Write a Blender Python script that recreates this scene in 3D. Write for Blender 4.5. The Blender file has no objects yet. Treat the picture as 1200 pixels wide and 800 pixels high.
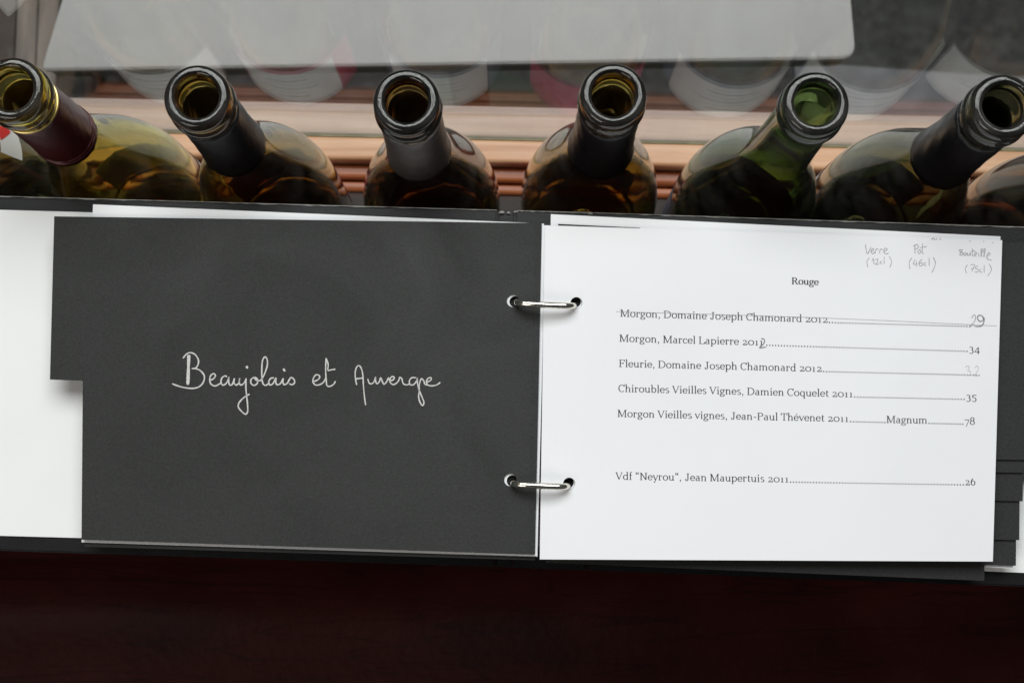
import bpy, bmesh, math, random
from mathutils import Vector, Matrix
random.seed(7)
R = math.radians
scn = bpy.context.scene
C = scn.collection

# ------------------------------------------------------------ camera
F = 1650.0                      # focal length in photo pixels (photo 1200 x 800)
TH = R(6.9)                     # camera looks almost straight down
H = 0.656
cam_d = bpy.data.cameras.new('camera'); cam = bpy.data.objects.new('camera', cam_d)
C.objects.link(cam); scn.camera = cam
cam.location = (0, 0, H); cam.rotation_euler = (TH, 0, 0)
cam_d.sensor_width = 36; cam_d.lens = 36 * F / 1200
cam_d.clip_start = 0.02; cam_d.clip_end = 50
cam_d.dof.use_dof = True; cam_d.dof.focus_distance = 0.64; cam_d.dof.aperture_fstop = 18

# ------------------------------------------------------------ world and light
w = bpy.data.worlds.new('World'); scn.world = w; w.use_nodes = True
bg = w.node_tree.nodes['Background']
bg.inputs[0].default_value = (0.95, 0.98, 1.0, 1); bg.inputs[1].default_value = 0.07

def area(name, loc, target, sx, sy, power, col):
    l = bpy.data.lights.new(name, 'AREA'); l.shape = 'RECTANGLE'; l.size = sx; l.size_y = sy
    l.energy = power; l.color = col
    o = bpy.data.objects.new(name, l); C.objects.link(o); o.location = loc
    o.rotation_euler = (Vector(target) - Vector(loc)).to_track_quat('-Z', 'Y').to_euler()
    return o
area('window_daylight', (0.0, 1.38, 2.10), (0, 0.1, -0.1), 2.3, 1.5, 102, (0.99, 0.985, 1.0))
area('room_fill', (-1.0, -1.0, 1.45), (-0.1, 0.0, 0.0), 1.0, 0.9, 10, (1.0, 0.93, 0.85))  # added soft fill from the room side, no lamp seen there

scn.view_settings.view_transform = 'Standard'; scn.view_settings.look = 'None'
scn.view_settings.exposure = 0.0; scn.view_settings.gamma = 1
cy = scn.cycles
cy.max_bounces = 20; cy.transmission_bounces = 16; cy.transparent_max_bounces = 16; cy.glossy_bounces = 6
cy.caustics_reflective = True; cy.caustics_refractive = True
cy.sample_clamp_indirect = 6

# ------------------------------------------------------------ pixel -> place
ct, st = math.cos(TH), math.sin(TH)
def ray(px, py):
    dx = (px - 600) / F; dy = -(py - 400) / F
    return Vector((dx, dy * ct + st, dy * st - ct))
def at(px, py, z):
    d = ray(px, py); t = (z - H) / d.z
    return Vector((0, 0, H)) + d * t
XS = at(636, 400, 0.004).x      # spine line
def page_z(x):
    """height of the top leaves: highest at the rings, sagging to the outer edges"""
    u = x - XS
    if u > 0:
        return 0.005 - 0.042 * u * u / 0.22 - 0.016 * u - 0.002 * math.exp(-u / 0.008)
    u = -u
    return 0.005 - 0.045 * u * u / 0.22 - 0.022 * u - 0.002 * math.exp(-u / 0.008)
def on_page(px, py, dz=0.0):
    z = 0.0
    for _ in range(6):
        p = at(px, py, z); z = page_z(p.x) + dz
    return at(px, py, z)

# ------------------------------------------------------------ materials
def new_mat(name):
    m = bpy.data.materials.new(name); m.use_nodes = True
    nt = m.node_tree; b = nt.nodes['Principled BSDF']
    return m, nt, b
def simple(name, col, rough=0.5, metal=0.0, spec=0.5, noise=0.0, scale=300, bump=0.0, bscale=None, stretch=None, coat=0.0, smudge=0.0):
    m, nt, b = new_mat(name)
    b.inputs['Base Color'].default_value = (*col, 1); b.inputs['Roughness'].default_value = rough
    b.inputs['Metallic'].default_value = metal; b.inputs['Specular IOR Level'].default_value = spec
    b.inputs['Coat Weight'].default_value = coat
    tc = nt.nodes.new('ShaderNodeTexCoord'); mp = nt.nodes.new('ShaderNodeMapping')
    nt.links.new(tc.outputs['Object'], mp.inputs[0])
    if stretch: mp.inputs['Scale'].default_value = stretch
    if noise > 0:
        n = nt.nodes.new('ShaderNodeTexNoise'); n.inputs['Scale'].default_value = scale; n.inputs['Detail'].default_value = 6
        nt.links.new(mp.outputs[0], n.inputs[0])
        r = nt.nodes.new('ShaderNodeValToRGB')
        lo = [max(0, c * (1 - noise)) for c in col]; hi = [min(1, c * (1 + noise)) for c in col]
        r.color_ramp.elements[0].position = 0.3; r.color_ramp.elements[1].position = 0.7
        r.color_ramp.elements[0].color = (*lo, 1); r.color_ramp.elements[1].color = (*hi, 1)
        nt.links.new(n.outputs['Fac'], r.inputs[0]); nt.links.new(r.outputs[0], b.inputs['Base Color'])
    if smudge > 0:
        n = nt.nodes.new('ShaderNodeTexNoise'); n.inputs['Scale'].default_value = 16; n.inputs['Detail'].default_value = 7; n.inputs['Distortion'].default_value = 1.2
        nt.links.new(tc.outputs['Object'], n.inputs[0]); q_ = nt.nodes.new('ShaderNodeMapRange')
        q_.inputs[1].default_value = 0.3; q_.inputs[2].default_value = 0.7; q_.inputs[3].default_value = rough - smudge; q_.inputs[4].default_value = rough + smudge
        nt.links.new(n.outputs['Fac'], q_.inputs[0]); nt.links.new(q_.outputs[0], b.inputs['Roughness'])
    if bump > 0:
        n = nt.nodes.new('ShaderNodeTexNoise'); n.inputs['Scale'].default_value = bscale or scale; n.inputs['Detail'].default_value = 5
        nt.links.new(mp.outputs[0], n.inputs[0])
        bp = nt.nodes.new('ShaderNodeBump'); bp.inputs['Strength'].default_value = bump; bp.inputs['Distance'].default_value = 0.001
        nt.links.new(n.outputs['Fac'], bp.inputs['Height']); nt.links.new(bp.outputs[0], b.inputs['Normal'])
    return m
M = {}
M['paper'] = simple('white_paper', (0.80, 0.81, 0.83), 0.75, spec=0.25, noise=0.022, scale=11, bump=0.45, bscale=13)
M['lining'] = simple('lining_paper', (0.79, 0.80, 0.80), 0.6, spec=0.3, noise=0.02, scale=18, bump=0.08, bscale=40)
M['card'] = simple('charcoal_card', (0.0235, 0.0250, 0.0240), 0.62, spec=0.30, noise=0.22, scale=900, bump=0.10, bscale=1500, smudge=0.12)
M['vinyl'] = simple('black_cover', (0.008, 0.008, 0.009), 0.36, spec=0.25, noise=0.25, scale=60, bump=0.10, bscale=1100)
M['glint'] = simple('edge_glint', (0.30, 0.29, 0.27), 0.7, noise=0.4, scale=300)  # pale colour for painted highlights on cover edges and hinges
M['chrome'] = simple('ring_metal', (0.80, 0.76, 0.68), 0.14, metal=1.0, bump=0.12, bscale=500, smudge=0.08)
M['ink'] = simple('printed_ink', (0.035, 0.035, 0.038), 0.8)
M['pencil'] = simple('pencil', (0.36, 0.36, 0.37), 0.6, noise=0.35, scale=2500)
M['pencil_dark'] = simple('pencil_dark', (0.22, 0.22, 0.23), 0.6, noise=0.35, scale=2500)
M['pencil_light'] = simple('pencil_light', (0.52, 0.52, 0.53), 0.6, noise=0.2, scale=2500)
M['chalk'] = simple('white_pencil', (0.55, 0.55, 0.53), 0.8, noise=0.22, scale=1800)
M['leather'] = simple('dark_red_leather', (0.034, 0.0066, 0.0056), 0.52, spec=0.09, noise=0.35, scale=14, bump=0.5, bscale=160)
M['stitch'] = simple('stitch', (0.05, 0.02, 0.02), 0.7)
M['foil_black'] = simple('black_foil', (0.012, 0.012, 0.014), 0.38, spec=0.5, noise=0.2, scale=90, bump=0.14, bscale=250, smudge=0.12)
M['foil_grey'] = simple('satin_grey_foil', (0.30, 0.275, 0.265), 0.42, metal=0.75, noise=0.15, scale=90, bump=0.14, bscale=250, smudge=0.12)
M['foil_red'] = simple('burgundy_foil', (0.085, 0.014, 0.017), 0.33, metal=0.25, spec=0.6, noise=0.15, scale=90, bump=0.15, bscale=350)
M['gold'] = simple('gold_edge', (0.75, 0.60, 0.25), 0.3, metal=0.9)
M['label_white'] = simple('label_paper', (0.82, 0.81, 0.78), 0.6, noise=0.05, scale=40)
M['label_pink'] = simple('label_crimson', (0.55, 0.06, 0.13), 0.6, noise=0.1, scale=40)
M['label_blue'] = simple('label_slate', (0.16, 0.18, 0.24), 0.6, noise=0.1, scale=40)
M['reflection_red'] = simple('reflection_red', (0.70, 0.03, 0.02), 0.5)  # red of the reflection painted on the bottle shoulder
M['label_grey'] = simple('label_print', (0.30, 0.28, 0.28), 0.6)
M['asphalt'] = simple('asphalt', (0.045, 0.047, 0.045), 0.9, noise=0.45, scale=70, bump=0.6, bscale=120)
M['paving'] = simple('paving_stone', (0.21, 0.215, 0.23), 0.85, noise=0.2, scale=30, bump=0.4, bscale=90)
M['facade'] = simple('facade', (0.22, 0.20, 0.18), 0.85, noise=0.2, scale=20)
M['table'] = simple('table_top', (0.365, 0.36, 0.345), 0.42, spec=0.4, noise=0.05, scale=5, bump=0.05, bscale=20)
M['table_edge'] = simple('table_metal', (0.05, 0.065, 0.05), 0.5, spec=0.5)
M['beige'] = simple('weathered_wood', (0.25, 0.21, 0.18), 0.8, noise=0.4, scale=9, stretch=(6, 1, 1))
M['orangewood'] = simple('orange_wood', (0.50, 0.27, 0.14), 0.7, noise=0.2, scale=9)
M['darkwood'] = simple('dark_wood', (0.07, 0.05, 0.042), 0.7, noise=0.4, scale=9)
M['bead'] = simple('olive_putty', (0.26, 0.25, 0.14), 0.5, noise=0.3, scale=60)

def wood(name, c0, c1, c2, rough=0.4, sc=1.0):
    m, nt, b = new_mat(name)
    tc = nt.nodes.new('ShaderNodeTexCoord'); mp = nt.nodes.new('ShaderNodeMapping')
    mp.inputs['Scale'].default_value = (2.2 * sc, 60 * sc, 60 * sc)
    nt.links.new(tc.outputs['Object'], mp.inputs[0])
    n = nt.nodes.new('ShaderNodeTexNoise'); n.inputs['Scale'].default_value = 2.0; n.inputs['Detail'].default_value = 8
    n.inputs['Roughness'].default_value = 0.65; n.inputs['Distortion'].default_value = 0.6
    nt.links.new(mp.outputs[0], n.inputs[0])
    r = nt.nodes.new('ShaderNodeValToRGB'); e = r.color_ramp.elements
    e[0].position = 0.30; e[0].color = (*c0, 1); e[1].position = 0.72; e[1].color = (*c2, 1)
    k = e.new(0.5); k.color = (*c1, 1)
    nt.links.new(n.outputs['Fac'], r.inputs[0]); nt.links.new(r.outputs[0], b.inputs['Base Color'])
    bp = nt.nodes.new('ShaderNodeBump'); bp.inputs['Strength'].default_value = 0.25; bp.inputs['Distance'].default_value = 0.001
    nt.links.new(n.outputs['Fac'], bp.inputs['Height']); nt.links.new(bp.outputs[0], b.inputs['Normal'])
    b.inputs['Roughness'].default_value = rough
    return m
M['wood_light'] = wood('light_varnished_wood', (0.46, 0.22, 0.10), (0.62, 0.35, 0.19), (0.76, 0.50, 0.32))
M['wood_dark'] = wood('orange_varnished_wood', (0.20, 0.048, 0.015), (0.32, 0.090, 0.028), (0.42, 0.14, 0.05), 0.35)
M['shelf'] = wood('dark_stained_wood', (0.014, 0.007, 0.004), (0.022, 0.011, 0.007), (0.035, 0.017, 0.010), 0.6)
M['wood_grey'] = wood('outer_painted_wood', (0.30, 0.245, 0.21), (0.39, 0.325, 0.285), (0.47, 0.40, 0.36), 0.6)

def glass(name, col, rough=0.0, dust=0.08):
    m = bpy.data.materials.new(name); m.use_nodes = True; nt = m.node_tree
    nt.nodes.remove(nt.nodes['Principled BSDF'])
    g = nt.nodes.new('ShaderNodeBsdfGlass'); g.inputs['IOR'].default_value = 1.5; g.inputs['Roughness'].default_value = rough
    g.inputs['Color'].default_value = (0.98, 0.98, 0.96, 1)
    va = nt.nodes.new('ShaderNodeVolumeAbsorption'); va.inputs['Density'].default_value = 600
    va.inputs['Color'].default_value = (*[1 - 0.68 * c / 600 for c in col], 1)      # absorption per metre of glass
    nt.links.new(va.outputs[0], nt.nodes['Material Output'].inputs['Volume'])
    tc = nt.nodes.new('ShaderNodeTexCoord'); n = nt.nodes.new('ShaderNodeTexNoise'); n.inputs['Scale'].default_value = 14
    nt.links.new(tc.outputs['Object'], n.inputs[0])
    bp = nt.nodes.new('ShaderNodeBump'); bp.inputs['Strength'].default_value = 0.12; bp.inputs['Distance'].default_value = 0.004
    nt.links.new(n.outputs['Fac'], bp.inputs['Height']); nt.links.new(bp.outputs[0], g.inputs['Normal'])
    df = nt.nodes.new('ShaderNodeBsdfDiffuse'); df.inputs[0].default_value = (0.55, 0.53, 0.50, 1)
    n2 = nt.nodes.new('ShaderNodeTexNoise'); n2.inputs['Scale'].default_value = 60; n2.inputs['Detail'].default_value = 8
    nt.links.new(tc.outputs['Object'], n2.inputs[0])
    mr = nt.nodes.new('ShaderNodeMapRange'); mr.inputs[1].default_value = 0.35; mr.inputs[2].default_value = 0.75
    mr.inputs[3].default_value = 0.006; mr.inputs[4].default_value = dust
    nt.links.new(n2.outputs['Fac'], mr.inputs[0])
    mx = nt.nodes.new('ShaderNodeMixShader'); nt.links.new(mr.outputs[0], mx.inputs[0])
    nt.links.new(g.outputs[0], mx.inputs[1]); nt.links.new(df.outputs[0], mx.inputs[2])
    nt.links.new(mx.outputs[0], nt.nodes['Material Output'].inputs[0])
    return m
M['glass_yellow'] = glass('yellow_olive_glass', (22, 42, 300))
M['glass_amber'] = glass('dead_leaf_glass', (85, 150, 500))
M['glass_brown'] = glass('brown_green_glass', (180, 290, 580))
M['glass_green'] = glass('green_glass', (360, 250, 560), dust=0.10)
M['glass_dark'] = glass('dark_green_glass', (250, 245, 420), dust=0.10)

def pane_mat():
    m = bpy.data.materials.new('window_glass'); m.use_nodes = True; nt = m.node_tree
    nt.nodes.remove(nt.nodes['Principled BSDF'])
    ge = nt.nodes.new('ShaderNodeNewGeometry'); ir = nt.nodes.new('ShaderNodeMapRange')
    ir.inputs[3].default_value = 1.75; ir.inputs[4].default_value = 1 / 1.75      # same reflection on both faces of the sheet
    nt.links.new(ge.outputs['Backfacing'], ir.inputs[0])
    t = nt.nodes.new('ShaderNodeBsdfTransparent'); t.inputs[0].default_value = (0.97, 0.985, 0.975, 1)
    g = nt.nodes.new('ShaderNodeBsdfGlossy'); g.inputs['Roughness'].default_value = 0.012
    d = nt.nodes.new('ShaderNodeBsdfDiffuse'); d.inputs[0].default_value = (0.6, 0.6, 0.58, 1)
    f = nt.nodes.new('ShaderNodeFresnel'); f.inputs[0].default_value = 1.5
    nt.links.new(ir.outputs[0], f.inputs[0])
    mx = nt.nodes.new('ShaderNodeMixShader'); nt.links.new(f.outputs[0], mx.inputs[0])
    nt.links.new(t.outputs[0], mx.inputs[1]); nt.links.new(g.outputs[0], mx.inputs[2])
    # wiping smears left on the pane
    tc = nt.nodes.new('ShaderNodeTexCoord'); mp = nt.nodes.new('ShaderNodeMapping')
    mp.inputs['Scale'].default_value = (14, 1, 2.5); mp.inputs['Rotation'].default_value = (0, R(28), 0)
    nt.links.new(tc.outputs['Object'], mp.inputs[0])
    n = nt.nodes.new('ShaderNodeTexNoise'); n.inputs['Scale'].default_value = 3; n.inputs['Detail'].default_value = 7; n.inputs['Distortion'].default_value = 1.5
    nt.links.new(mp.outputs[0], n.inputs[0])
    mr = nt.nodes.new('ShaderNodeMapRange'); mr.inputs[1].default_value = 0.45; mr.inputs[2].default_value = 0.8
    mr.inputs[3].default_value = 0.001; mr.inputs[4].default_value = 0.045
    nt.links.new(n.outputs['Fac'], mr.inputs[0])
    m2 = nt.nodes.new('ShaderNodeMixShader'); nt.links.new(mr.outputs[0], m2.inputs[0])
    nt.links.new(mx.outputs[0], m2.inputs[1]); nt.links.new(d.outputs[0], m2.inputs[2])
    nt.links.new(m2.outputs[0], nt.nodes['Material Output'].inputs[0])
    return m
M['pane'] = pane_mat()

# ------------------------------------------------------------ helpers
def thing(name, label, cat, loc=(0, 0, 0), group=None, rz=0.0):
    o = bpy.data.objects.new(name, None); C.objects.link(o); o.location = loc; o.rotation_euler = (0, 0, rz)
    o.empty_display_size = 0.02
    o['label'] = label; o['category'] = cat
    if group: o['group'] = group
    return o
def mesh_obj(name, verts, faces, mat, parent=None, smooth=False, local=False):
    """verts are world positions unless local is set"""
    me = bpy.data.meshes.new(name)
    if parent is not None and not local:
        bpy.context.view_layer.update()
        inv = parent.matrix_world.inverted(); verts = [inv @ Vector(v) for v in verts]
    me.from_pydata([tuple(v) for v in verts], [], faces); me.validate()
    me.materials.append(M[mat] if isinstance(mat, str) else mat)
    if smooth: me.polygons.foreach_set('use_smooth', [True] * len(me.polygons))
    o = bpy.data.objects.new(name, me); C.objects.link(o)
    if parent is not None: o.parent = parent
    return o
def bevel_box(name, x0, x1, y0, y1, z0, z1, mat, parent=None, bev=0.002, seg=2, rz=0.0, subdiv=0):
    bm = bmesh.new(); bmesh.ops.create_cube(bm, size=1)
    for v in bm.verts:
        v.co = Vector(((x0 + x1) / 2 + v.co.x * (x1 - x0), (y0 + y1) / 2 + v.co.y * (y1 - y0), (z0 + z1) / 2 + v.co.z * (z1 - z0)))
    if bev > 0: bmesh.ops.bevel(bm, geom=bm.edges[:], offset=bev, segments=seg, affect='EDGES', profile=0.5)
    if rz: bmesh.ops.rotate(bm, verts=bm.verts, cent=(0, 0, 0), matrix=Matrix.Rotation(rz, 3, 'Z'))
    me = bpy.data.meshes.new(name); bm.to_mesh(me); bm.free(); me.materials.append(M[mat])
    o = bpy.data.objects.new(name, me); C.objects.link(o)
    if parent is not None: o.parent = parent
    return o
def prism(name, pts, z0, z1, mat, parent=None, bev=0.0):
    """pts: outline (x,y), counter-clockwise"""
    n = len(pts); bm = bmesh.new()
    lo = [bm.verts.new((p[0], p[1], z0)) for p in pts]; hi = [bm.verts.new((p[0], p[1], z1)) for p in pts]
    bm.faces.new(hi); bm.faces.new(lo[::-1])
    for i in range(n): bm.faces.new((lo[i], lo[(i + 1) % n], hi[(i + 1) % n], hi[i]))
    bmesh.ops.recalc_face_normals(bm, faces=bm.faces)
    if bev: bmesh.ops.bevel(bm, geom=[e for e in bm.edges if abs(e.verts[0].co.z - e.verts[1].co.z) < 1e-6], offset=bev, segments=2, affect='EDGES')
    me = bpy.data.meshes.new(name); bm.to_mesh(me); bm.free(); me.materials.append(M[mat])
    o = bpy.data.objects.new(name, me); C.objects.link(o)
    if parent is not None: o.parent = parent
    return o
def structure(o): o['kind'] = 'structure'; return o
def lathe(name, prof, mat, parent=None, seg=72, local=True, closed=False):
    """prof: (radius, z) from top to bottom"""
    vs, fs = [], []
    for r, z in prof:
        for i in range(seg):
            a = 2 * math.pi * i / seg; vs.append((r * math.cos(a), r * math.sin(a), z))
    n = len(prof); last = n if closed else n - 1
    for j in range(last):
        k = (j + 1) % n
        for i in range(seg):
            i2 = (i + 1) % seg
            fs.append((j * seg + i, k * seg + i, k * seg + i2, j * seg + i2))
    return mesh_obj(name, vs, fs, mat, parent, smooth=True, local=local)
def spline(pts, n=6):
    if len(pts) < 3: return [Vector(p) for p in pts]
    P = [Vector(p) for p in pts]; P = [P[0] * 2 - P[1]] + P + [P[-1] * 2 - P[-2]]
    out = []
    for i in range(1, len(P) - 2):
        a, b, c, d = P[i - 1], P[i], P[i + 1], P[i + 2]
        for k in range(n):
            t = k / n
            out.append(0.5 * ((2 * b) + (c - a) * t + (2 * a - 5 * b + 4 * c - d) * t * t + (3 * b - a - 3 * c + d) * t ** 3))
    out.append(P[-2]); return out

# ------------------------------------------------------------ window, sill, outside
RZ = R(-1.25)                     # the window runs slightly askew to the camera
ZS = -0.244                       # height of the sill board the bottles stand on
YP = 0.2400                       # inner face of the pane
sill = structure(bevel_box('window_sill', -1.0, 1.0, 0.105, 0.2050, ZS - 0.030, ZS, 'shelf', bev=0.003, rz=RZ))
win = thing('window', 'tall clear window pane in varnished wood rails behind the bottles, mirroring them faintly', 'window', (0, YP, ZS - 0.03), rz=RZ)
def wbox(name, y0, y1, z0, z1, mat, bev=0.0012, x=1.0):
    return bevel_box(name, -x, x, y0 - YP, y1 - YP, z0 - (ZS - 0.03), z1 - (ZS - 0.03), mat, win, bev=bev, seg=3)
wbox('inner_rail', 0.2235, 0.2385, ZS - 0.030, ZS + 0.012, 'wood_light', 0.0022)
wbox('rail_step', 0.2053, 0.2125, ZS - 0.030, ZS - 0.001, 'wood_dark', 0.003)
wbox('rail_bead', 0.2130, 0.2230, ZS - 0.030, ZS + 0.002, 'wood_dark', 0.003)
wbox('glazing_bead', 0.2388, 0.2398, ZS - 0.030, ZS + 0.0105, 'bead', 0.0003)
wbox('glass_pane', 0.2400, 0.2412, ZS - 0.028, 1.10, 'pane', 0.0)
wbox('outer_rail', 0.2418, 0.2570, ZS - 0.030, ZS + 0.004, 'wood_grey', 0.0015)
wbox('outer_moulding', 0.2575, 0.2655, ZS - 0.030, ZS - 0.003, 'wood_grey', 0.0025)
structure(bevel_box('outer_wall', -1.0, 1.0, 0.1955, 0.2665, -1.20, ZS - 0.0305, 'facade', bev=0.0, rz=RZ))
structure(bevel_box('road', -4, 4, 0.0, 5, -1.35, -1.204, 'asphalt', bev=0.0))
gp = [at(930, 74, -1.20), at(1300, 108, -1.20)]
structure(prism('pavement', [(0.40, 0.262), (3.0, 0.205), (3.0, gp[1].y - 0.15), (gp[0].x, gp[0].y)], -1.2035, -1.195, 'paving'))

tz = -0.45
cs = [at(48, 82, tz), at(1003, 68, tz), at(985, -140, tz), at(115, -140, tz)]
pts = []
rad = [0.007, 0.013, 0.013, 0.013]
for i in range(4):
    p, a, b = cs[i], cs[i - 1], cs[(i + 1) % 4]
    da, db = (a - p).normalized(), (b - p).normalized()
    for k in range(7):
        t = k / 6; r = rad[i]
        q = p + da * r * (1 - t) ** 2 + db * r * t ** 2
        pts.append((q.x, q.y))
tab = thing('cafe_table', 'pale grey rounded-corner table top seen outside through the window above the bottles', 'table', (0, 0.62, -1.204))
def tl(o): o.location = (0, -0.62, 1.204); return o
tl(prism('table_top', pts, tz - 0.008, tz, 'table', tab, bev=0.0012))
cx = sum(p[0] for p in pts) / len(pts); cyy = sum(p[1] for p in pts) / len(pts)
tl(prism('edge_frame', [(cx + (p[0] - cx) * 0.994, cyy + (p[1] - cyy) * 0.985) for p in pts], tz - 0.024, tz - 0.0085, 'table_edge', tab))
o = lathe('pedestal', [(0.02, tz - 0.0245), (0.02, -1.19), (0.15, -1.18), (0.16, -1.204)], 'table_edge', tab); o.location = (cx, cyy - 0.62, 1.204)

def board(label, x0, x1, z, mats, y0=10, y1=-200, g=None):
    t = thing('plank_seat', label, 'seat', (at((x0 + x1) / 2, 0, z).x, 0.5, -1.204))
    n = len(mats)
    for i, mm in enumerate(mats):
        a = x0 + (x1 - x0) * i / n; b = x0 + (x1 - x0) * (i + 1) / n - 2
        q = [at(a, y0, z), at(b, y0, z), at(b + 14, y1, z), at(a + 14, y1, z)]
        p = prism('plank', [(v.x - t.location.x, v.y - 0.5) for v in q], z + 1.204 - 0.02, z + 1.204, mm, t, bev=0.001)
    for dx in (0.0, 0.05):
        for dy in (0.05, 0.17):
            bx = at(x0 + 10, y0, z).x - t.location.x + dx * 0.6; by = at(x0, y0, z).y - 0.5 + dy
            bevel_box('leg', bx - 0.006, bx + 0.006, by - 0.006, by + 0.006, 0, z + 1.204 - 0.0203, 'table_edge', t, bev=0.001)
    return t
board('weathered brown plank seat outside, left of the pale grey table', -60, 66, -0.72, ['orangewood', 'orangewood', 'darkwood', 'beige', 'beige'], 112)

# ------------------------------------------------------------ bench under the binder
bench = thing('leather_bench', 'dark red leather bench back carrying the open menu binder', 'bench', (0, 0.0, -1.204))
bm_prof = [(0.098, -0.9), (0.099, -0.045), (0.094, -0.034), (0.084, -0.0294), (0.02, -0.0294), (-0.004, -0.034), (-0.017, -0.045),
           (-0.0225, -0.065), (-0.024, -0.10), (-0.026, -0.16), (-0.035, -0.205), (-0.055, -0.232), (-0.085, -0.242), (-0.14, -0.246), (-0.24, -0.25), (-0.42, -0.262), (-0.46, -0.29), (-0.47, -0.9)]
sp = spline([(y, z, 0) for y, z in bm_prof[5:17]], 5)
prof = [Vector((y, z, 0)) for y, z in bm_prof[:5]] + sp + [Vector((-0.47, -0.9, 0))]
lm = M['leather']; nt = lm.node_tree; b_ = nt.nodes['Principled BSDF']; src = b_.inputs['Base Color'].links[0].from_socket
tcn = [n for n in nt.nodes if n.type == 'TEX_COORD'][0]
for k_, (rot, sc_) in enumerate((((0, 0, 0.35), (2.0, 30, 1)), ((0, 0, -0.8), (2.5, 34, 1)))):
    mp_ = nt.nodes.new('ShaderNodeMapping'); mp_.inputs['Rotation'].default_value = rot; mp_.inputs['Scale'].default_value = sc_
    nz_ = nt.nodes.new('ShaderNodeTexNoise'); nz_.inputs['Scale'].default_value = 1.6; nz_.inputs['Detail'].default_value = 2.5; nz_.inputs['Distortion'].default_value = 0.8
    sb_ = nt.nodes.new('ShaderNodeMath'); sb_.operation = 'SUBTRACT'; sb_.inputs[1].default_value = 0.5
    ab_ = nt.nodes.new('ShaderNodeMath'); ab_.operation = 'ABSOLUTE'
    rg_ = nt.nodes.new('ShaderNodeMapRange'); rg_.inputs[1].default_value = 0.0; rg_.inputs[2].default_value = 0.012; rg_.inputs[3].default_value = 0.40; rg_.inputs[4].default_value = 0.0
    mc_ = nt.nodes.new('ShaderNodeMix'); mc_.data_type = 'RGBA'; mc_.inputs[7].default_value = (0.004, 0.002, 0.002, 1)
    nt.links.new(tcn.outputs['Object'], mp_.inputs[0]); nt.links.new(mp_.outputs[0], nz_.inputs[0]); nt.links.new(nz_.outputs['Fac'], sb_.inputs[0])
    nt.links.new(sb_.outputs[0], ab_.inputs[0]); nt.links.new(ab_.outputs[0], rg_.inputs[0]); nt.links.new(rg_.outputs[0], mc_.inputs[0])
    nt.links.new(src, mc_.inputs[6]); src = mc_.outputs[2]
nt.links.new(src, b_.inputs['Base Color'])
NX = 60; vs = []; fs = []
rr = random.Random(3)
ph = [rr.uniform(0, 6) for _ in range(6)]
for i in range(NX + 1):
    x = -1.0 + 2.0 * i / NX
    for p in prof:
        wv = 0.0
        if p.x < -0.03: wv = 0.004 * math.sin(x * 9 + ph[0] + p.x * 20) + 0.002 * math.sin(x * 23 + ph[1] - p.x * 40)
        vs.append((x, p.x, p.y + 1.204 + wv))
m_ = len(prof)
for i in range(NX):
    for j in range(m_ - 1):
        fs.append((i * m_ + j, i * m_ + j + 1, (i + 1) * m_ + j + 1, (i + 1) * m_ + j))
mesh_obj('upholstery', vs, fs, 'leather', bench, smooth=True, local=True)
bevel_box('plinth', -1.0, 1.0, -0.46, 0.09, 0.0, 0.31, 'leather', bench, bev=0.003)
structure(bevel_box('floor', -4, 4, -4, -0.0005, -1.35, -1.204, 'wood_dark', bev=0.0))

# ------------------------------------------------------------ bottles
PROF_OUT = [(9.9, -0.9), (10.6, 0.0), (11.4, 0.18), (12.9, 0.14), (13.9, -0.35), (14.6, -1.6), (15.0, -3.4), (15.0, -5.8), (14.6, -7.5), (14.5, -8.8),
            (14.8, -9.9), (15.4, -11.2), (15.6, -13.8), (15.2, -16.4), (14.3, -18.4), (14.0, -21), (14.1, -35), (14.4, -55), (15.0, -75), (16.2, -90),
            (18.4, -103), (21.6, -116), (25.4, -130), (29.3, -144), (32.8, -157), (35.8, -171), (38.0, -185), (39.4, -198), (39.9, -211), (40.0, -240), (40.0, -290),
            (39.0, -296), (36, -299.4), (31, -300), (24, -298), (14, -286), (0.01, -276)]
PROF_IN = [(0.01, -271), (15, -280), (25, -292), (32, -295), (35.3, -290), (36.3, -270), (36.5, -211), (36.0, -198), (34.5, -185), (32.1, -171),
           (29.1, -157), (25.6, -144), (21.7, -130), (18.0, -116), (14.9, -103), (12.8, -90), (11.5, -75), (10.7, -55), (10.1, -35), (9.7, -12), (9.5, -4)]
def prof_r(z):
    P = PROF_OUT
    for (r0, z0), (r1, z1) in zip(P, P[1:]):
        if z1 <= z <= z0 and z0 > z1: return r0 + (r1 - r0) * (z0 - z) / (z0 - z1)
    return 40.4
def patch(name, parent, a0, a1, z0, z1, mat, off=0.35, nz=10, na=24, shape=None):
    """curved label following the glass; angles in degrees, z in mm below the mouth; shape(u, v) trims it"""
    vs, fs = [], []
    for j in range(nz + 1):
        for i in range(na + 1):
            u, v = i / na, j / nz
            if shape: u, v = shape(u, v)
            z = z0 + (z1 - z0) * v; a = R(a0 + (a1 - a0) * u); r = (prof_r(z) + off) / 1000
            vs.append((r * math.cos(a), r * math.sin(a), z / 1000 + 0.300))
    for j in range(nz):
        for i in range(na):
            k = j * (na + 1) + i; fs.append((k, k + 1, k + na + 2, k + na + 1))
    o = mesh_obj(name, vs, fs, mat, parent, smooth=True, local=True)
    return o
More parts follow.
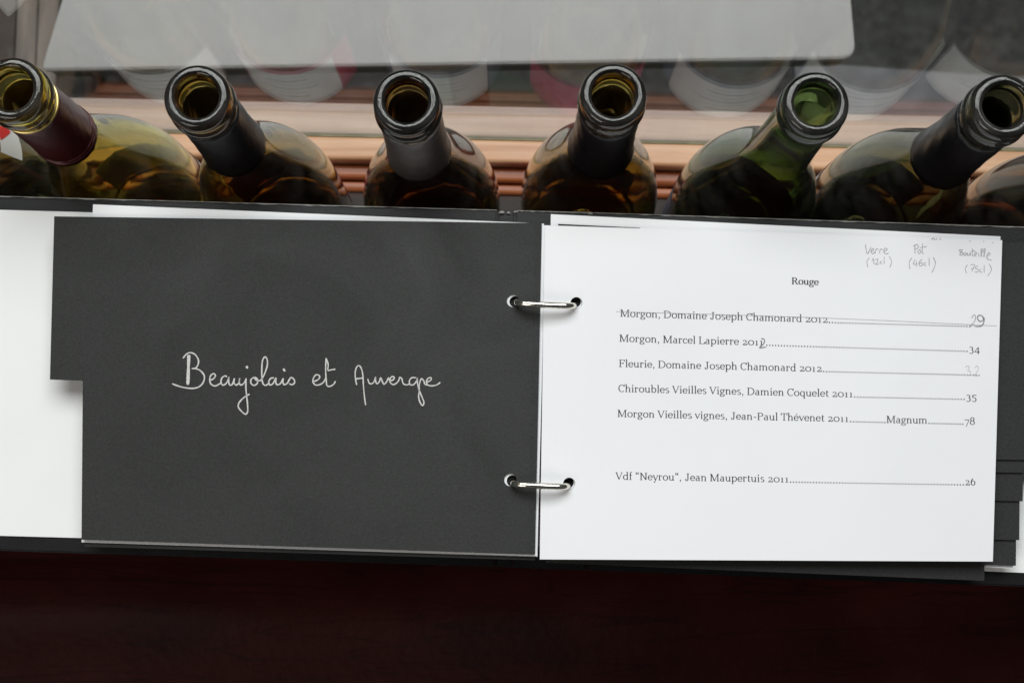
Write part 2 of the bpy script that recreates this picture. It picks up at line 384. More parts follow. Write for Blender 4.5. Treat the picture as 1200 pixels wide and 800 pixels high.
def sleeve(name, parent, z0, z1, mat, off=0.25, wrinkle=False):
    n = 16; prof = []
    for k in range(n + 1):
        z = z0 + (z1 - z0) * k / n; prof.append(((prof_r(z) + off) / 1000, z / 1000 + 0.300))
    prof = [((prof_r(z0) + 0.05) / 1000, z0 / 1000 + 0.3)] + prof + [((prof_r(z1) + 0.05) / 1000, z1 / 1000 + 0.3)]
    o = lathe(name, prof, mat, parent)
    if wrinkle:
        r = random.Random(int(wrinkle)); a = [r.uniform(0, 6.28) for _ in range(8)]
        for k, v in enumerate(o.data.vertices):
            t = math.atan2(v.co.y, v.co.x); dz = (z0 / 1000 + 0.3) - v.co.z
            if dz < 0.004:
                v.co.z += (math.sin(7 * t + a[0]) + math.sin(13 * t + a[1]) + 1.3 * math.sin(3 * t + a[2]) + r.uniform(-.7, .7)) * 0.0004 * (1 - dz / 0.004)
            wv = 0.00010 * (math.sin(9 * t + a[3] + v.co.z * 260) + math.sin(17 * t + a[4] - v.co.z * 420)); L = math.hypot(v.co.x, v.co.y)
            v.co.x *= 1 + wv / L; v.co.y *= 1 + wv / L
    return o
ZM = 0.050
glass_mesh = {}
def bottle(mx, my, label, gl, capsule=None, czz=(-22, -88), labels=(), roll=0.0, h=0.98, pos=None):
    p = pos or at(mx, my, ZM)
    t = thing('wine_bottle', label, 'wine bottle', (p.x, p.y, ZS), group='open wine bottles on the window sill', rz=R(roll))
    t.scale = (1, 1, h)
    if gl not in glass_mesh:
        prof = [(r / 1000, z / 1000 + 0.300) for r, z in PROF_OUT + PROF_IN]
        glass_mesh[gl] = lathe('glass_body', prof, gl, t, closed=True, seg=80).data
    else:
        o = bpy.data.objects.new('glass_body', glass_mesh[gl]); C.objects.link(o); o.parent = t
    if capsule:
        sleeve('foil_capsule', t, czz[0], czz[1], capsule, off=0.40, wrinkle=1 + abs(int(mx)))
    for f in labels: f(t)
    return t
def wlabel(back, z0=-228, z1=-292, w=118, front='label_white'):
    def f(t):
        if back:
            patch('back_label', t, 90 - w * 0.75, 90 + w * 0.75, z0 + 6, z1 - 4, back, 0.15)
        a = patch('label', t, 90 - w / 2, 90 + w / 2, z0, z1, front, 0.45)
        if front == 'label_white':
            for zz, ww in ((-240, .20), (-256, .28), (-272, .16)):
                b = patch('print_line', a, 90 - w * ww, 90 + w * ww, zz, zz - 1.5, 'label_grey', 0.6, nz=1)
    return f
def grooves(t):
    for zz in (-73, -76):
        sleeve('foil_band', t, zz, zz - 0.9, 'foil_red', 0.8)
    sleeve('gold_rim', t, -21.4, -22.3, 'gold', 0.75)
def shoulder_reflection(t):  # red and white reflection in the glass, painted as two patches
    patch('shoulder_reflection', t, 0, 52, -137, -156, 'label_white', 0.4)
    patch('red_reflection', t, 14, 36, -137.5, -150, 'reflection_red', 0.6, shape=lambda u, v: (0.7 + (u - 0.7) * (1 - 0.85 * v), v))
B1 = bottle(12, 104, 'leftmost wine bottle with a whole mouth in view, olive yellow glass and burgundy foil sleeve', 'glass_yellow', 'foil_red', (-22, -80), [wlabel(None), grooves])
bottle(230, 113, 'amber wine bottle with matt black foil sleeve, next right of the burgundy-sleeved one', 'glass_amber', 'foil_black', (-21, -86), [wlabel('label_pink', w=90)])
bottle(476, 118, 'brown wine bottle with satin grey foil sleeve, left of the binder hinge', 'glass_brown', 'foil_grey', (-21, -88), [wlabel('label_blue', w=95)])
bottle(719, 111, 'amber-brown wine bottle with black foil sleeve, just right of the binder hinge', 'glass_amber', 'foil_black', (-22, -92), [wlabel(None, w=120, front='label_pink')])
bottle(957, 121, 'green wine bottle with bare neck and no foil', 'glass_green', None, labels=[wlabel('label_blue')])
bottle(1178, 124, 'dark green wine bottle with black foil sleeve leaning into the right side of the photo', 'glass_dark', 'foil_black', (-23, -92), [wlabel(None, w=130)])
bottle(0, 0, 'wine bottle at the left photo edge with a painted red and white reflection on its shoulder', 'glass_dark', None, labels=[shoulder_reflection], pos=Vector((-0.3030, B1.location.y + 0.006, 0)))
bottle(0, 0, 'wine bottle cut off by the right photo edge, only its shoulder showing', 'glass_brown', None, labels=[wlabel(None)], pos=Vector((0.3020, 0.1660, 0)))

# ------------------------------------------------------------ the binder
binder = thing('menu_binder', 'open black ring binder holding a wine list, charcoal divider left and white printed page right', 'binder', (XS, 0.06, -0.029))
def slab(name, quad, z0, th, mat, parent=binder, bev=0.0008):
    """quad of photo pixels TL TR BR BL on a level plane at height z0 (top)"""
    q = [at(x, y, z0) for x, y in quad]
    inv = -binder.location
    o = prism(name, [(v.x + inv.x, v.y + inv.y) for v in q[::-1]], z0 - th + inv.z, z0 + inv.z, mat, parent, bev=bev)
    return o
CZ = -0.0255
slab('cover', [(-60, 228), (583, 246), (580, 664), (-60, 643)], CZ, 0.003, 'vinyl').__setitem__('label', 'left-hand black cover')
slab('cover', [(694, 249), (1290, 269), (1278, 690), (690, 668)], CZ, 0.003, 'vinyl').__setitem__('label', 'right-hand black cover')
slab('spine', [(604, 246.5), (691, 249), (687, 668), (601, 665)], CZ - 0.0003, 0.0026, 'vinyl')
slab('hinge_strip', [(583.6, 247), (603.4, 247.3), (600.4, 664.5), (580.6, 663.5)], CZ - 0.0016, 0.0012, 'vinyl')
slab('hinge_strip', [(691.6, 249), (693.4, 249.5), (689.6, 667.5), (687.6, 667)], CZ - 0.0016, 0.0012, 'vinyl')
# pale strip painting the highlight along the top edges of the covers
def glint(p0, p1, seed):
    r = random.Random(seed); n = 70; vs = []; fs = []
    a, b = at(*p0, CZ), at(*p1, CZ)
    for i in range(n + 1):
        p = a.lerp(b, i / n) + Vector((0, 0.00005, 0.00012)); wd = 0.00025 + 0.0004 * r.random() ** 2
        vs += [p, p + Vector((0, -wd, 0.0)), p + Vector((0, 0.00008, -0.001))]
    for i in range(n):
        k = i * 3; fs += [(k, k + 1, k + 4, k + 3), (k, k + 3, k + 5, k + 2)]
    mesh_obj('edge_glint', vs, fs, 'glint', binder)
glint((-55, 228.3), (582, 246.1), 1); glint((606, 246.7), (690, 249), 2); glint((696, 249.2), (1285, 268.8), 3)
for (x, y, r_) in ((588, 248.5, 3), (596, 249, 2), (692, 250, 3), (604, 248, 2)):  # pale flecks painted in for the glints at the hinges
    q = [at(x + r_ * math.cos(k) * (1 + .3 * math.sin(k * 3)), y + 0.5 * r_ * math.sin(k), CZ + 0.0001) for k in [i * .6 for i in range(10)]]
    mesh_obj('hinge_glint', q, [tuple(range(10))], 'glint', binder)

def sheet(name, quads, dz, mat, holes=(), th=0.00018, nx=40, ny=14, label=None, surf=None, curl=None):
    """a leaf of paper following page_z; quads: list of pixel quads TL TR BR BL sharing edges"""
    bm = bmesh.new()
    f_ = surf or (lambda x, y: on_page(x, y, dz))
    for q in quads:
        wpx = q[1][0] - q[0][0]; n = max(2, int(nx * abs(wpx) / 540)); grid = []
        for j in range(ny + 1):
            row = []
            for i in range(n + 1):
                u, v = i / n, j / ny
                x = (q[0][0] * (1 - u) + q[1][0] * u) * (1 - v) + (q[3][0] * (1 - u) + q[2][0] * u) * v
                y = (q[0][1] * (1 - u) + q[1][1] * u) * (1 - v) + (q[3][1] * (1 - u) + q[2][1] * u) * v
                p = f_(x, y)
                if curl: p = p + Vector((0, 0, curl(u, v)))
                row.append(bm.verts.new(p - binder.location))
            grid.append(row)
        for j in range(ny):
            for i in range(n):
                bm.faces.new((grid[j][i], grid[j + 1][i], grid[j + 1][i + 1], grid[j][i + 1]))
    bmesh.ops.remove_doubles(bm, verts=bm.verts, dist=1e-6)
    ext = bmesh.ops.extrude_face_region(bm, geom=bm.faces[:])
    for v in [g for g in ext['geom'] if isinstance(g, bmesh.types.BMVert)]: v.co.z -= th
    bmesh.ops.recalc_face_normals(bm, faces=bm.faces)
    me = bpy.data.meshes.new(name); bm.to_mesh(me); bm.free(); me.materials.append(M[mat])
    o = bpy.data.objects.new(name, me); C.objects.link(o)
    if holes:
        bmc = bmesh.new()
        for (hx, hy, hr) in holes:
            c = on_page(hx, hy, dz) - binder.location
            bmesh.ops.create_cone(bmc, cap_ends=True, segments=28, radius1=hr * 0.0004, radius2=hr * 0.0004, depth=0.01, matrix=Matrix.Translation(c))
        mc = bpy.data.meshes.new('cut'); bmc.to_mesh(mc); bmc.free(); oc = bpy.data.objects.new('cut', mc); C.objects.link(oc)
        md = o.modifiers.new('b', 'BOOLEAN'); md.operation = 'DIFFERENCE'; md.solver = 'EXACT'; md.object = oc
        dg = bpy.context.evaluated_depsgraph_get(); nm = bpy.data.meshes.new_from_object(o.evaluated_get(dg))
        o.modifiers.clear(); o.data = nm; bpy.data.objects.remove(oc); bpy.data.meshes.remove(mc); bpy.data.meshes.remove(me); nm.name = name
    o.parent = binder
    if label: o['label'] = label
    return o
flat = lambda z: (lambda x, y: at(x, y, z))
# papers lying on the covers
sheet('lining_sheet', [[(-50, 244.5), (575, 262), (572, 643), (-50, 626)]], 0, 'lining', surf=flat(CZ + 0.0006), label='white paper lining the left cover')
sheet('lining_sheet', [[(700, 283), (1270, 300), (1262, 673), (700, 652)]], 0, 'lining', surf=flat(CZ + 0.0006), label='white paper lining the right cover')
HL2 = [(603.5, 353.5, 6.6), (600.5, 563, 6.6)]; HR2 = [(674, 353.6, 6.6), (665.5, 565, 6.6)]
HL = [(601, 352.5, 7.2), (598, 562, 7.2)]; HR = [(675.5, 355, 7.0), (667, 566.5, 7.0)]
# left stack
sheet('divider_sheet', [[(96, 300), (632, 300), (627, 656), (99, 640)]], -0.0042, 'card')
sheet('paper_sheet', [[(109, 239.5), (637.5, 262), (630, 652), (95.5, 635)]], -0.0028, 'paper', HL2, label='white sheet peeking out above and below the charcoal divider')
sheet('divider_sheet', [[(60, 259.5), (96, 260), (96, 414), (57.5, 413)], [(96, 260), (630, 268), (625, 645), (96, 628)]], -0.0014, 'card', HL)
sheet('paper_sheet', [[(500, 262), (640, 264), (629.5, 651), (500, 646)]], -0.0009, 'paper', HL2)
left_div = sheet('divider_sheet', [[(63.5, 253.5), (97, 254), (97, 446), (58.5, 444.5)], [(97, 254), (635, 261.5), (627, 650), (97, 446)]][:1] +
                 [[(97, 254), (635, 261.5), (631.2, 456), (97, 446)], [(97, 446), (631.2, 456), (627, 649.5), (95.5, 632)]], 0.0, 'card', HL, nx=60,
                 label='charcoal divider with a handwritten title')
# right stack, deepest first
sheet('divider_sheet', [[(660, 560), (1154, 600), (1153.5, 680), (640, 659)]], -0.0084, 'card', label='charcoal divider slipping out below the page')
sheet('paper_sheet', [[(1000, 500), (1188, 506), (1187, 666), (1000, 655)]], -0.0095, 'paper')
def tabbed(xr, yb, dz, yt=284):
    sheet('divider_sheet', [[(650, 268), (1150, yt), (1150, yb), (646, yb - 8)], [(1150, yt), (xr + 3, yt + 1), (xr, yb + 1), (1150, yb)]], dz, 'card', HR if dz > -0.004 else (), nx=30)
tabbed(1190.5, 661.5, -0.0078); tabbed(1194.5, 631.5, -0.0066); tabbed(1198.5, 586, -0.0054); tabbed(1230, 553, -0.0042); tabbed(1240, 538, -0.0030)
sheet('paper_sheet', [[(645.5, 251), (1172.5, 277), (1160, 640), (640, 640)]], -0.0018, 'paper', HR2, label='second white page, its top edge showing')
sheet('divider_sheet', [[(654, 262.4), (750, 266.9), (750, 300), (654, 296)]], -0.0007, 'card')  # scrap of dark card drawing the shadow line between the two pages
page = sheet('paper_sheet', [[(638.5, 264), (1174.5, 281.5), (1163.5, 657.5), (632.5, 655)]], 0.0003, 'paper', HR, nx=60, label='top white page with the printed list of red wines')

# rings
def ring(pl, pr, lean):
    a = on_page(*pl, -0.004); b = on_page(*pr, -0.004)
    mid = (a + b) / 2; hw = (b - a).length / 2; pts_ = []
    for k in range(33):
        t = math.pi * (1.22 - 1.44 * k / 32)
        c, s = math.cos(t), math.sin(t)
        sx = math.copysign(abs(c) ** 0.55, c); sz = math.copysign(abs(s) ** 0.36, s)
        p = mid + (b - a) / 2 * sx * 1.0 + Vector((0, -lean * max(0, sz), 0)) + Vector((0, 0, 0.0105 * sz))
        pts_.append(p)
    vs, fs = [], []; n = 14; r = 0.00155
    for i, p in enumerate(pts_):
        tg = (pts_[min(i + 1, 32)] - pts_[max(i - 1, 0)]).normalized(); u = tg.cross(Vector((0, 1, 0))).normalized(); v = tg.cross(u)
        for k in range(n):
            q = 2 * math.pi * k / n; vs.append(p + u * r * math.cos(q) + v * r * math.sin(q))
    for i in range(32):
        for k in range(n): fs.append((i * n + k, i * n + (k + 1) % n, (i + 1) * n + (k + 1) % n, (i + 1) * n + k))
    fs += [tuple(range(n)), tuple(range(32 * n, 33 * n))]
    mesh_obj('binder_ring', vs, fs, 'chrome', binder, smooth=True)
ring((605.5, 352.5), (672, 356), 0.0028); ring((601.5, 564), (664.5, 567), 0.0016)
slab('ring_mechanism', [(628, 290), (646, 290.5), (642, 640), (624, 639.5)], CZ + 0.004, 0.0035, 'chrome')

# ------------------------------------------------------------ writing
def ribbon(polys, widths, name, mat, parent, dz, base_px=True):
    """polys: lists of photo pixels; widths: stroke width in pixels (number, or list per polyline: number or per-point list)"""
    vs, fs = [], []; eps = 0.0
    for pi, P in enumerate(polys):
        wd = widths[pi] if isinstance(widths, list) else widths
        eps += 2e-7; n = len(P); base = len(vs)
        for i in range(n):
            a = P[max(i - 1, 0)]; b = P[min(i + 1, n - 1)]
            t = Vector((b[0] - a[0], b[1] - a[1])); L = t.length or 1; t /= L; nn = Vector((-t.y, t.x))
            ww = (wd[i] if isinstance(wd, list) else wd) / 2
            for s in (1, -1):
                vs.append(on_page(P[i][0] + nn.x * ww * s, P[i][1] + nn.y * ww * s, dz + (eps % 2e-5)))
        for i in range(n - 1):
            k = base + i * 2; fs.append((k, k + 2, k + 3, k + 1))
    return mesh_obj(name, vs, fs, mat, parent)
def hand(strokes, ox, oy, sc, wd, name, mat, parent, dz, label=None, jit=0.12, seed=1):
    r = random.Random(seed); polys = []; ws = []
    for s in strokes:
        w0 = wd
        if isinstance(s, tuple): s, w0 = s
        P = spline([(ox + x * sc, oy + y * sc) for x, y in zip(s[::2], s[1::2])], 6)
        if len(P) == 2: P = [P[0].lerp(P[1], k / 6) for k in range(7)]
        polys.append([(p.x, p.y) for p in P]); ph = r.uniform(0, 6)
        ws.append([w0 * (1 + jit * math.sin(ph + i * 0.55) + jit * r.uniform(-1, 1)) * (0.75 if i in (0, len(P) - 1) else 1) for i in range(len(P))])
    o = ribbon(polys, ws, name, mat, parent, dz)
    if label: o['label'] = label
    return o
S = 160 / 1200
title1 = [([160, 118, 157, 200, 154, 300, 150, 380], 3.6), [108, 147, 140, 110, 175, 98, 215, 115, 243, 160, 240, 205, 215, 235, 185, 237],
          [215, 235, 260, 255, 295, 300, 290, 350, 260, 390, 210, 410, 140, 408, 70, 392, 12, 370],
          [350, 340, 378, 325, 393, 300, 380, 282, 355, 295, 343, 330, 352, 370, 385, 390, 420, 378, 450, 355],
          [495, 310, 478, 302, 452, 318, 442, 352, 455, 382, 485, 370, 508, 330, 512, 310, 510, 355, 520, 382, 542, 375, 558, 330],
          [560, 322, 556, 360, 575, 382, 598, 365, 606, 322, 603, 362, 617, 382, 645, 365, 662, 330],
          [663, 322, 661, 400, 668, 480, 676, 560, 676, 615, 658, 638, 625, 615, 596, 578, 600, 540, 640, 495, 694, 461],
          ([666, 216, 676, 236], 2.6), [735, 312, 706, 335, 708, 370, 735, 385, 762, 365, 762, 330, 735, 314, 752, 338, 790, 345],
          [790, 345, 822, 290, 848, 215, 848, 160, 830, 135, 808, 165, 801, 240, 802, 320, 812, 370, 835, 385, 862, 368],
          [908, 318, 878, 325, 862, 355, 872, 381, 900, 368, 926, 318, 924, 355, 935, 380, 965, 368, 988, 325],
          [990, 322, 987, 360, 1000, 378, 1025, 366, 1042, 335, 1060, 316, 1085, 335, 1089, 362, 1066, 379, 1042, 370], ([990, 238, 1004, 262], 2.6)]
title2 = [[50, 352, 85, 341, 108, 320, 105, 298, 80, 292, 58, 315, 50, 350, 70, 380, 105, 380, 140, 360, 166, 318],
          [166, 145, 162, 250, 168, 350, 175, 388, 205, 392, 235, 372, 248, 348], [167, 148, 184, 200, 180, 250], [180, 256, 215, 248, 248, 243],
          [435, 382, 425, 330, 422, 270, 435, 225, 455, 212, 475, 235, 488, 290, 495, 400, 505, 500, 514, 560], [430, 328, 486, 320],
          [532, 328, 545, 365, 570, 370, 592, 345, 600, 312, 602, 350, 615, 371, 635, 350, 646, 318, 660, 350, 675, 375, 700, 350, 713, 318, 722, 338, 738, 345],
          [728, 346, 757, 335, 765, 315, 745, 308, 728, 330, 732, 362, 757, 378, 785, 365, 805, 340, 814, 314, 832, 328, 838, 355, 850, 375, 880, 380, 905, 368],
          [957, 318, 920, 318, 898, 345, 905, 378, 935, 378, 962, 345, 966, 318, 970, 370, 985, 430, 1010, 490, 1026, 535, 1013, 562, 990, 530, 979, 480, 985, 440, 985, 380, 1003, 328, 1024, 345, 1033, 372, 1052, 385],
          [1052, 358, 1088, 338, 1086, 318, 1060, 325, 1048, 355, 1062, 382, 1097, 389, 1140, 380, 1170, 358]]
DL = 0.0000
hand(title1, 200, 400, S, 1.6, 'handwriting', 'chalk', left_div, DL + 0.00008, 'white handwritten word Beaujolais', 0.10, 1)
hand(title2, 360, 400, S, 1.5, 'handwriting', 'chalk', left_div, DL + 0.00008, 'white handwritten words et Auvergne', 0.10, 2)
DR = 0.0003
q = 0.15
hand([[95, 108, 100, 150, 112, 182, 138, 128], [138, 168, 160, 152, 150, 140, 138, 166, 152, 182, 168, 168], [168, 182, 180, 145, 198, 152], [203, 180, 212, 147, 230, 152],
      [238, 168, 264, 150, 250, 138, 237, 162, 250, 184, 276, 178]], 1000, 270, q, 0.95, 'pencil_note', 'pencil', page, DR + 0.00006, 'pencilled word Verre')
hand([[125, 212, 106, 245, 114, 287], [145, 238, 158, 220, 160, 264], [172, 232, 190, 222, 188, 245, 172, 265, 202, 262], [224, 238, 208, 250, 224, 264], [241, 205, 240, 264], [282, 203, 299, 245, 284, 292]],
     1000, 270, q, 0.85, 'pencil_note', 'pencil', page, DR + 0.00006, 'pencilled (12cl)')
hand([[480, 115, 482, 182], [470, 122, 500, 110, 506, 135, 482, 150], [515, 150, 504, 165, 515, 181, 528, 165, 515, 150], [541, 100, 538, 168, 550, 182], [520, 137, 574, 125]],
     1000, 270, q, 1.0, 'pencil_note', 'pencil', page, DR + 0.00006, 'pencilled word Pot')
hand([[458, 213, 437, 250, 442, 302], [484, 228, 468, 262, 502, 262], [494, 240, 490, 284], [538, 224, 515, 250, 518, 276, 540, 272, 535, 252, 518, 260], [567, 250, 550, 262, 567, 278], [592, 212, 593, 277], [622, 208, 641, 250, 630, 295, 614, 330]],
     1000, 270, q, 0.95, 'pencil_note', 'pencil', page, DR + 0.00006, 'pencilled (46cl)')
hand([[832, 148, 836, 192], [822, 155, 850, 150, 848, 165, 836, 170, 857, 178, 845, 194, 828, 190], [878, 172, 863, 182, 868, 197, 882, 188, 878, 172], [891, 174, 893, 195, 908, 190, 913, 172, 915, 197],
      [931, 140, 930, 192, 942, 199], [918, 165, 952, 159], [948, 191, 965, 180, 955, 170, 946, 190, 960, 204], [978, 178, 980, 204], [994, 205, 1009, 150, 998, 150, 1001, 206], [1018, 207, 1031, 150, 1020, 150, 1023, 209],
      [1044, 202, 1068, 186, 1055, 175, 1043, 200, 1050, 225, 1080, 232]], 1000, 270, q, 0.95, 'pencil_note', 'pencil', page, DR + 0.00006, 'pencilled word Bouteille')
hand([[891, 268, 875, 300, 884, 334], [915, 270, 947, 268, 925, 322], [918, 298, 944, 295], [977, 280, 958, 282, 955, 298, 976, 305, 970, 326, 950, 322], [1002, 300, 985, 315, 1004, 329], [1022, 268, 1022, 330], [1060, 260, 1079, 305, 1050, 356]],
     1000, 270, q, 0.85, 'pencil_note', 'pencil', page, DR + 0.00006, 'pencilled (75cl)')
hand([[610, 74, 625, 60, 640, 75], [650, 60, 652, 74], [676, 60, 680, 76], [908, 82, 916, 86], [1016, 84, 1022, 88], [1088, 93, 1092, 100]], 1000, 270, q, 1.2, 'pencil_mark', 'pencil', page, DR + 0.00006, 'faint marks at the top edge')
hand([[925, 685, 943, 658, 956, 675, 946, 710, 914, 748, 935, 738, 955, 748]], 1000, 270, q, 1.0, 'pencil_note', 'pencil', page, DR + 0.00012, 'pencilled figure 2 of 29')
hand([[1018, 690, 1005, 666, 980, 664, 970, 685, 985, 708, 1010, 705, 1022, 685, 1018, 720, 1000, 745, 955, 750]], 1000, 270, q, 1.35, 'pencil_note', 'pencil_dark', page, DR + 0.00012, 'pencilled figure 9 of 29')
hand([[1000, 9000, 1001, 9000]][:0] + [[0, 0, 236 / .15 * .15, 7.2, 446, 16.8]], 722, 365, 1.0, 0.6, 'strike_line', 'pencil', page, DR + 0.00010, 'pencil line striking out the first wine', 0.05)
hand([[100, 625, 125, 608, 142, 628, 125, 655, 152, 668, 148, 700, 118, 712], [198, 628, 222, 610, 237, 640, 215, 682, 198, 712, 252, 706]], 1120, 360, 0.1125, 0.9, 'pencil_note', 'pencil_light', page, DR + 0.00012, 'faint pencilled 32')
hand([[886, 400, 900, 402, 904, 416, 894, 434, 878, 449, 914, 445]], 700, 310, 0.2167, 1.3, 'pencil_note', 'pencil_dark', page, DR + 0.00012, 'pencilled 2 over the last figure of the year')

# old-style serif letters drawn as pen strokes: l line, e arc, s serif, d dot (units 1/1000 em)
G = {
 ' ': (241, ''), '.': (270, 'd 135 45 58'), ',': (270, 'd 135 45 58;l 165 40 95 -130'), '-': (374, 's 187 240 125;s 187 262 125'), '"': (412, 'l 125 730 125 520;l 285 730 285 520'),
 'a': (504, 'l 350 330 350 70;e 225 330 125 135 0 150;e 190 145 115 125 60 300;l 200 262 350 290;l 200 22 350 90;e 400 70 50 55 180 300'),
 'b': (560, 'l 125 30 125 740;s 80 738 55;e 290 235 185 225 -160 160'),
 'c': (454, 'e 255 240 190 225 40 320;d 385 370 45'),
 'd': (575, 'l 430 20 430 740;s 385 738 55;s 475 18 60;e 265 235 190 225 20 340'),
 'e': (484, 'e 245 240 190 225 0 330;l 60 258 430 258'),
 'f': (325, 'l 145 20 145 620;e 255 620 110 120 180 60;s 150 18 100;s 165 462 120'),
 'g': (510, 'e 235 315 150 150 0 360;s 430 452 70;e 240 60 150 60 90 200;e 240 -90 190 105 0 360;l 200 0 380 0'),
 'h': (582, 'l 125 20 125 740;s 80 738 55;s 125 18 85;e 285 315 145 150 0 170;l 430 315 430 20;s 430 18 85'),
 'i': (293, 'l 145 20 145 460;s 100 460 60;s 145 18 95;d 140 650 62'),
 'j': (291, 'l 150 -120 150 460;s 105 460 60;e 60 -120 90 90 -90 0;d 140 650 62'),
 'l': (287, 'l 140 20 140 740;s 95 738 55;s 140 18 95'),
 'm': (880, 'l 125 20 125 460;s 80 460 55;s 125 18 85;e 270 315 145 150 0 170;l 415 315 415 20;s 415 18 80;e 575 315 145 150 0 170;l 722 315 722 20;s 722 18 85'),
 'n': (591, 'l 125 20 125 460;s 80 460 55;s 125 18 85;e 285 315 145 150 0 170;l 430 315 430 20;s 430 18 85'),
 'o': (539, 'e 270 240 205 225 0 360'),
 'p': (571, 'l 125 -200 125 460;s 80 460 55;s 125 -200 95;e 295 240 195 225 -160 160'),
 'q': (560, 'l 430 -200 430 450;s 430 -200 95;e 265 240 190 225 20 340'),
 'r': (410, 'l 125 20 125 460;s 80 460 55;s 135 18 95;e 270 330 140 130 75 170;d 335 400 52'),
 's': (432, 'e 215 355 125 110 30 220;l 150 270 300 215;e 215 125 140 115 -150 50'),
 't': (346, 'l 150 110 150 590;s 185 462 120;e 235 110 85 95 180 320'),
 'u': (576, 'l 120 170 120 460;s 75 460 55;e 265 170 145 150 180 340;l 430 20 430 460;s 385 460 55;s 475 18 60'),
 'v': (497, 'l 60 460 250 20;l 440 460 250 20;s 75 462 75;s 425 462 65'),
 'y': (493, 'l 60 460 250 20;l 440 460 190 -170;s 75 462 75;s 425 462 65;d 130 -170 55'),
 'é': (484, 'e 245 240 190 225 0 330;l 60 258 430 258;l 220 560 330 720'),
 'C': (642, 'e 350 345 275 330 45 315;l 575 690 575 520'),
 'D': (750, 'l 150 20 150 674;s 150 674 110;s 150 18 110;e 330 346 340 328 -90 90;s 240 674 100;s 240 18 100'),
 'F': (600, 'l 150 20 150 674;s 150 674 105;s 170 18 125;s 340 674 200;l 535 674 535 540;s 280 360 130;l 410 430 410 290'),
 'J': (518, 'l 320 130 320 674;s 320 674 140;e 210 130 110 130 200 360;d 120 120 55'),
 'L': (602, 'l 150 20 150 674;s 150 674 115;s 320 18 260;l 565 20 565 170'),
 'M': (927, 'l 150 20 150 674;s 130 674 95;s 150 18 110;l 170 674 450 20;l 730 674 450 20;l 760 20 760 674;s 790 674 95;s 770 18 120'),
 'N': (767, 'l 160 20 160 674;s 130 674 95;s 160 18 110;l 160 674 610 20;l 610 20 610 674;s 610 674 110'),
 'P': (610, 'l 150 20 150 674;s 150 674 105;s 170 18 125;e 330 510 210 165 -90 90;s 240 674 90;s 240 345 90'),
 'R': (702, 'l 150 20 150 674;s 150 674 105;s 160 18 115;e 320 510 200 165 -90 90;s 240 674 80;s 240 345 90;l 370 340 590 20;s 620 18 70'),
 'T': (618, 'l 309 20 309 674;s 309 674 270;s 309 18 120;l 45 674 45 530;l 575 674 575 530'),
 'V': (666, 'l 80 674 330 20;l 590 674 330 20;s 95 674 100;s 575 674 85'),
 '0': (614, 'e 307 240 240 225 0 360'), '1': (429, 'l 215 20 215 450;s 215 18 115;s 160 430 60'),
 '2': (559, 'e 270 330 155 135 -20 160;l 400 270 90 30;s 290 22 200;s 290 50 200;l 480 40 495 150'),
 '3': (552, 'e 250 330 150 135 -60 150;e 250 20 190 190 -140 80'), '4': (565, 'l 385 -200 385 450;l 385 450 50 20;s 290 -10 250;s 290 10 250'),
 '5': (528, 's 290 440 180;s 290 460 180;l 130 450 130 220;e 240 30 190 190 -140 110'), '6': (566, 'e 290 230 190 215 0 360;e 400 240 300 440 110 185'),
 '7': (503, 's 260 440 210;s 260 460 210;l 465 440 190 -200'), '8': (596, 'e 298 530 160 160 0 360;e 298 190 200 185 0 360'), '9': (565, 'e 280 250 190 215 0 360;e 170 230 300 420 -70 5')}
THK, THN = 98, 46
def glyph_strokes(ch, bold):
    out = []
    for cmd in G[ch][1].split(';'):
        if not cmd: continue
        k, *a = cmd.split(); a = [float(v) for v in a]; ex = 42 if bold else 0
        if k == 'l':
            n = 2; P = [(a[0], a[1]), (a[2], a[3])]
        elif k == 'e':
            n = max(4, int(abs(a[5] - a[4]) / 24)); P = [(a[0] + a[2] * math.cos(R(a[4] + (a[5] - a[4]) * i / n)), a[1] + a[3] * math.sin(R(a[4] + (a[5] - a[4]) * i / n))) for i in range(n + 1)]
        elif k == 's':
            out.append(([(a[0] - a[2], a[1]), (a[0] + a[2], a[1])], [THN + ex * .4] * 2)); continue
        elif k == 'd':
            r = a[2] * 0.95; out.append(([(a[0] - r, a[1]), (a[0] - r * .5, a[1]), (a[0] + r * .5, a[1]), (a[0] + r, a[1])], [r, 2 * r, 2 * r, r])); continue
        W = []
        for i in range(len(P)):
            p, q_ = P[max(i - 1, 0)], P[min(i + 1, len(P) - 1)]; dx, dy = q_[0] - p[0], q_[1] - p[1]; L = math.hypot(dx, dy) or 1
            thick = THK + ex
            # rising thin diagonals (right strokes of V, v, y, M left) stay thin like a pen's
            if k == 'l' and abs(dx) > 60 and dx * dy > 0: thick = THN + 12 + ex * .5
            W.append(THN + (thick - THN) * (abs(dy) / L) ** 1.3)
        out.append((P, W))
    return out
EM = 12.5
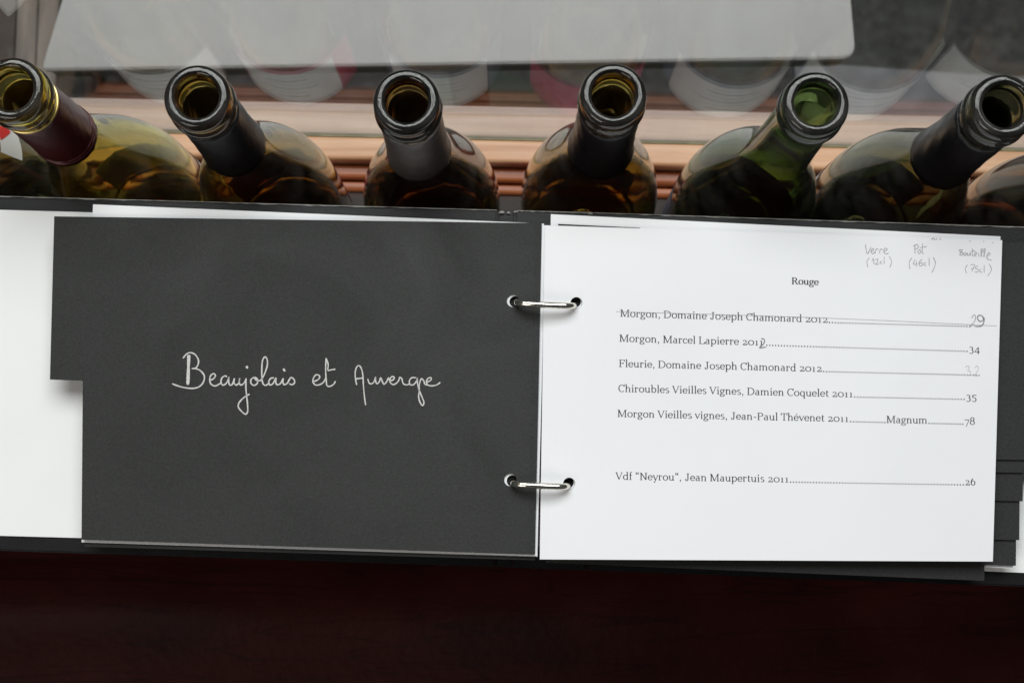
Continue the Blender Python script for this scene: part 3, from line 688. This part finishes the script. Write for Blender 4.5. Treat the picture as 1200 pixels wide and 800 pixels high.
def printed(text, x0, y0, x1, y1, label, bold=False, em=EM, dots=None):
    adv = sum(G[c][0] for c in text); sx = (x1 - x0) / (adv / 1000); polys = []; ws = []; x = 0.0; sl = (y1 - y0) / (x1 - x0)
    k = 1.0
    for c in text:
        for P, W in glyph_strokes(c, bold):
            pp = []
            for gx, gy in P:
                X = x0 + (x + gx) / 1000 * sx; Y = y0 + (X - x0) * sl - gy / 1000 * em * 0.98
                pp.append((X, Y))
            polys.append(pp); ws.append([v / 1000 * em * k for v in W])
        x += G[c][0]
    for d in (dots or []):
        n = int(round((d[2] - d[0]) / 3.38))
        for i in range(n):
            X = d[0] + (i + 0.5) * (d[2] - d[0]) / n; Y = d[1] + (X - d[0]) * (d[3] - d[1]) / (d[2] - d[0]) - 0.45
            polys.append([(X - .66, Y), (X - .33, Y), (X + .33, Y), (X + .66, Y)]); ws.append([1.1, 1.75, 1.75, 1.1])
    o = ribbon(polys, ws, 'printed_line', 'ink', page, DR + 0.00004); o['label'] = label
    return o
printed('Rouge', 927.5, 333.0, 959.5, 334.2, 'printed heading Rouge', bold=True, em=11.6)
printed('Morgon, Domaine Joseph Chamonard 2012', 726.5, 371.0, 970.5, 378.2, 'printed line for the first Morgon, struck out', dots=[(970.5, 378.2, 1138, 383.0)])
printed('Morgon, Marcel Lapierre 2011', 725.5, 400.2, 895, 404.8, 'second printed wine line', dots=[(897, 404.8, 1135, 412.0)])
printed('34', 1135, 412.0, 1148.5, 412.4, 'printed price 34')
printed('Fleurie, Domaine Joseph Chamonard 2012', 725, 429.8, 963.5, 435.6, 'third printed wine line', dots=[(963.5, 435.6, 1149, 440.0)])
printed('Chiroubles Vieilles Vignes, Damien Coquelet 2011', 724.3, 459.0, 1000, 465.4, 'fourth printed wine line', dots=[(1000, 465.4, 1131.5, 468.2)])
printed('35', 1131.5, 468.2, 1145, 468.6, 'printed price 35')
printed('Morgon Vieilles vignes, Jean-Paul Thévenet 2011', 723.3, 488.3, 995, 494.2, 'fifth printed wine line', dots=[(995, 494.2, 1038.5, 495.3)])
printed('Magnum', 1038.5, 495.3, 1087, 496.2, 'printed word Magnum', dots=[(1087, 496.2, 1130, 497.2)]); printed('78', 1130, 497.2, 1143, 497.5, 'printed price 78')
printed('Vdf "Neyrou", Jean Maupertuis 2011', 721.3, 561.6, 924.8, 565.0, 'sixth printed wine line, set apart below', dots=[(924.8, 565.0, 1130.5, 568.2)])
printed('26', 1130.5, 568.2, 1143.5, 568.5, 'printed price 26')
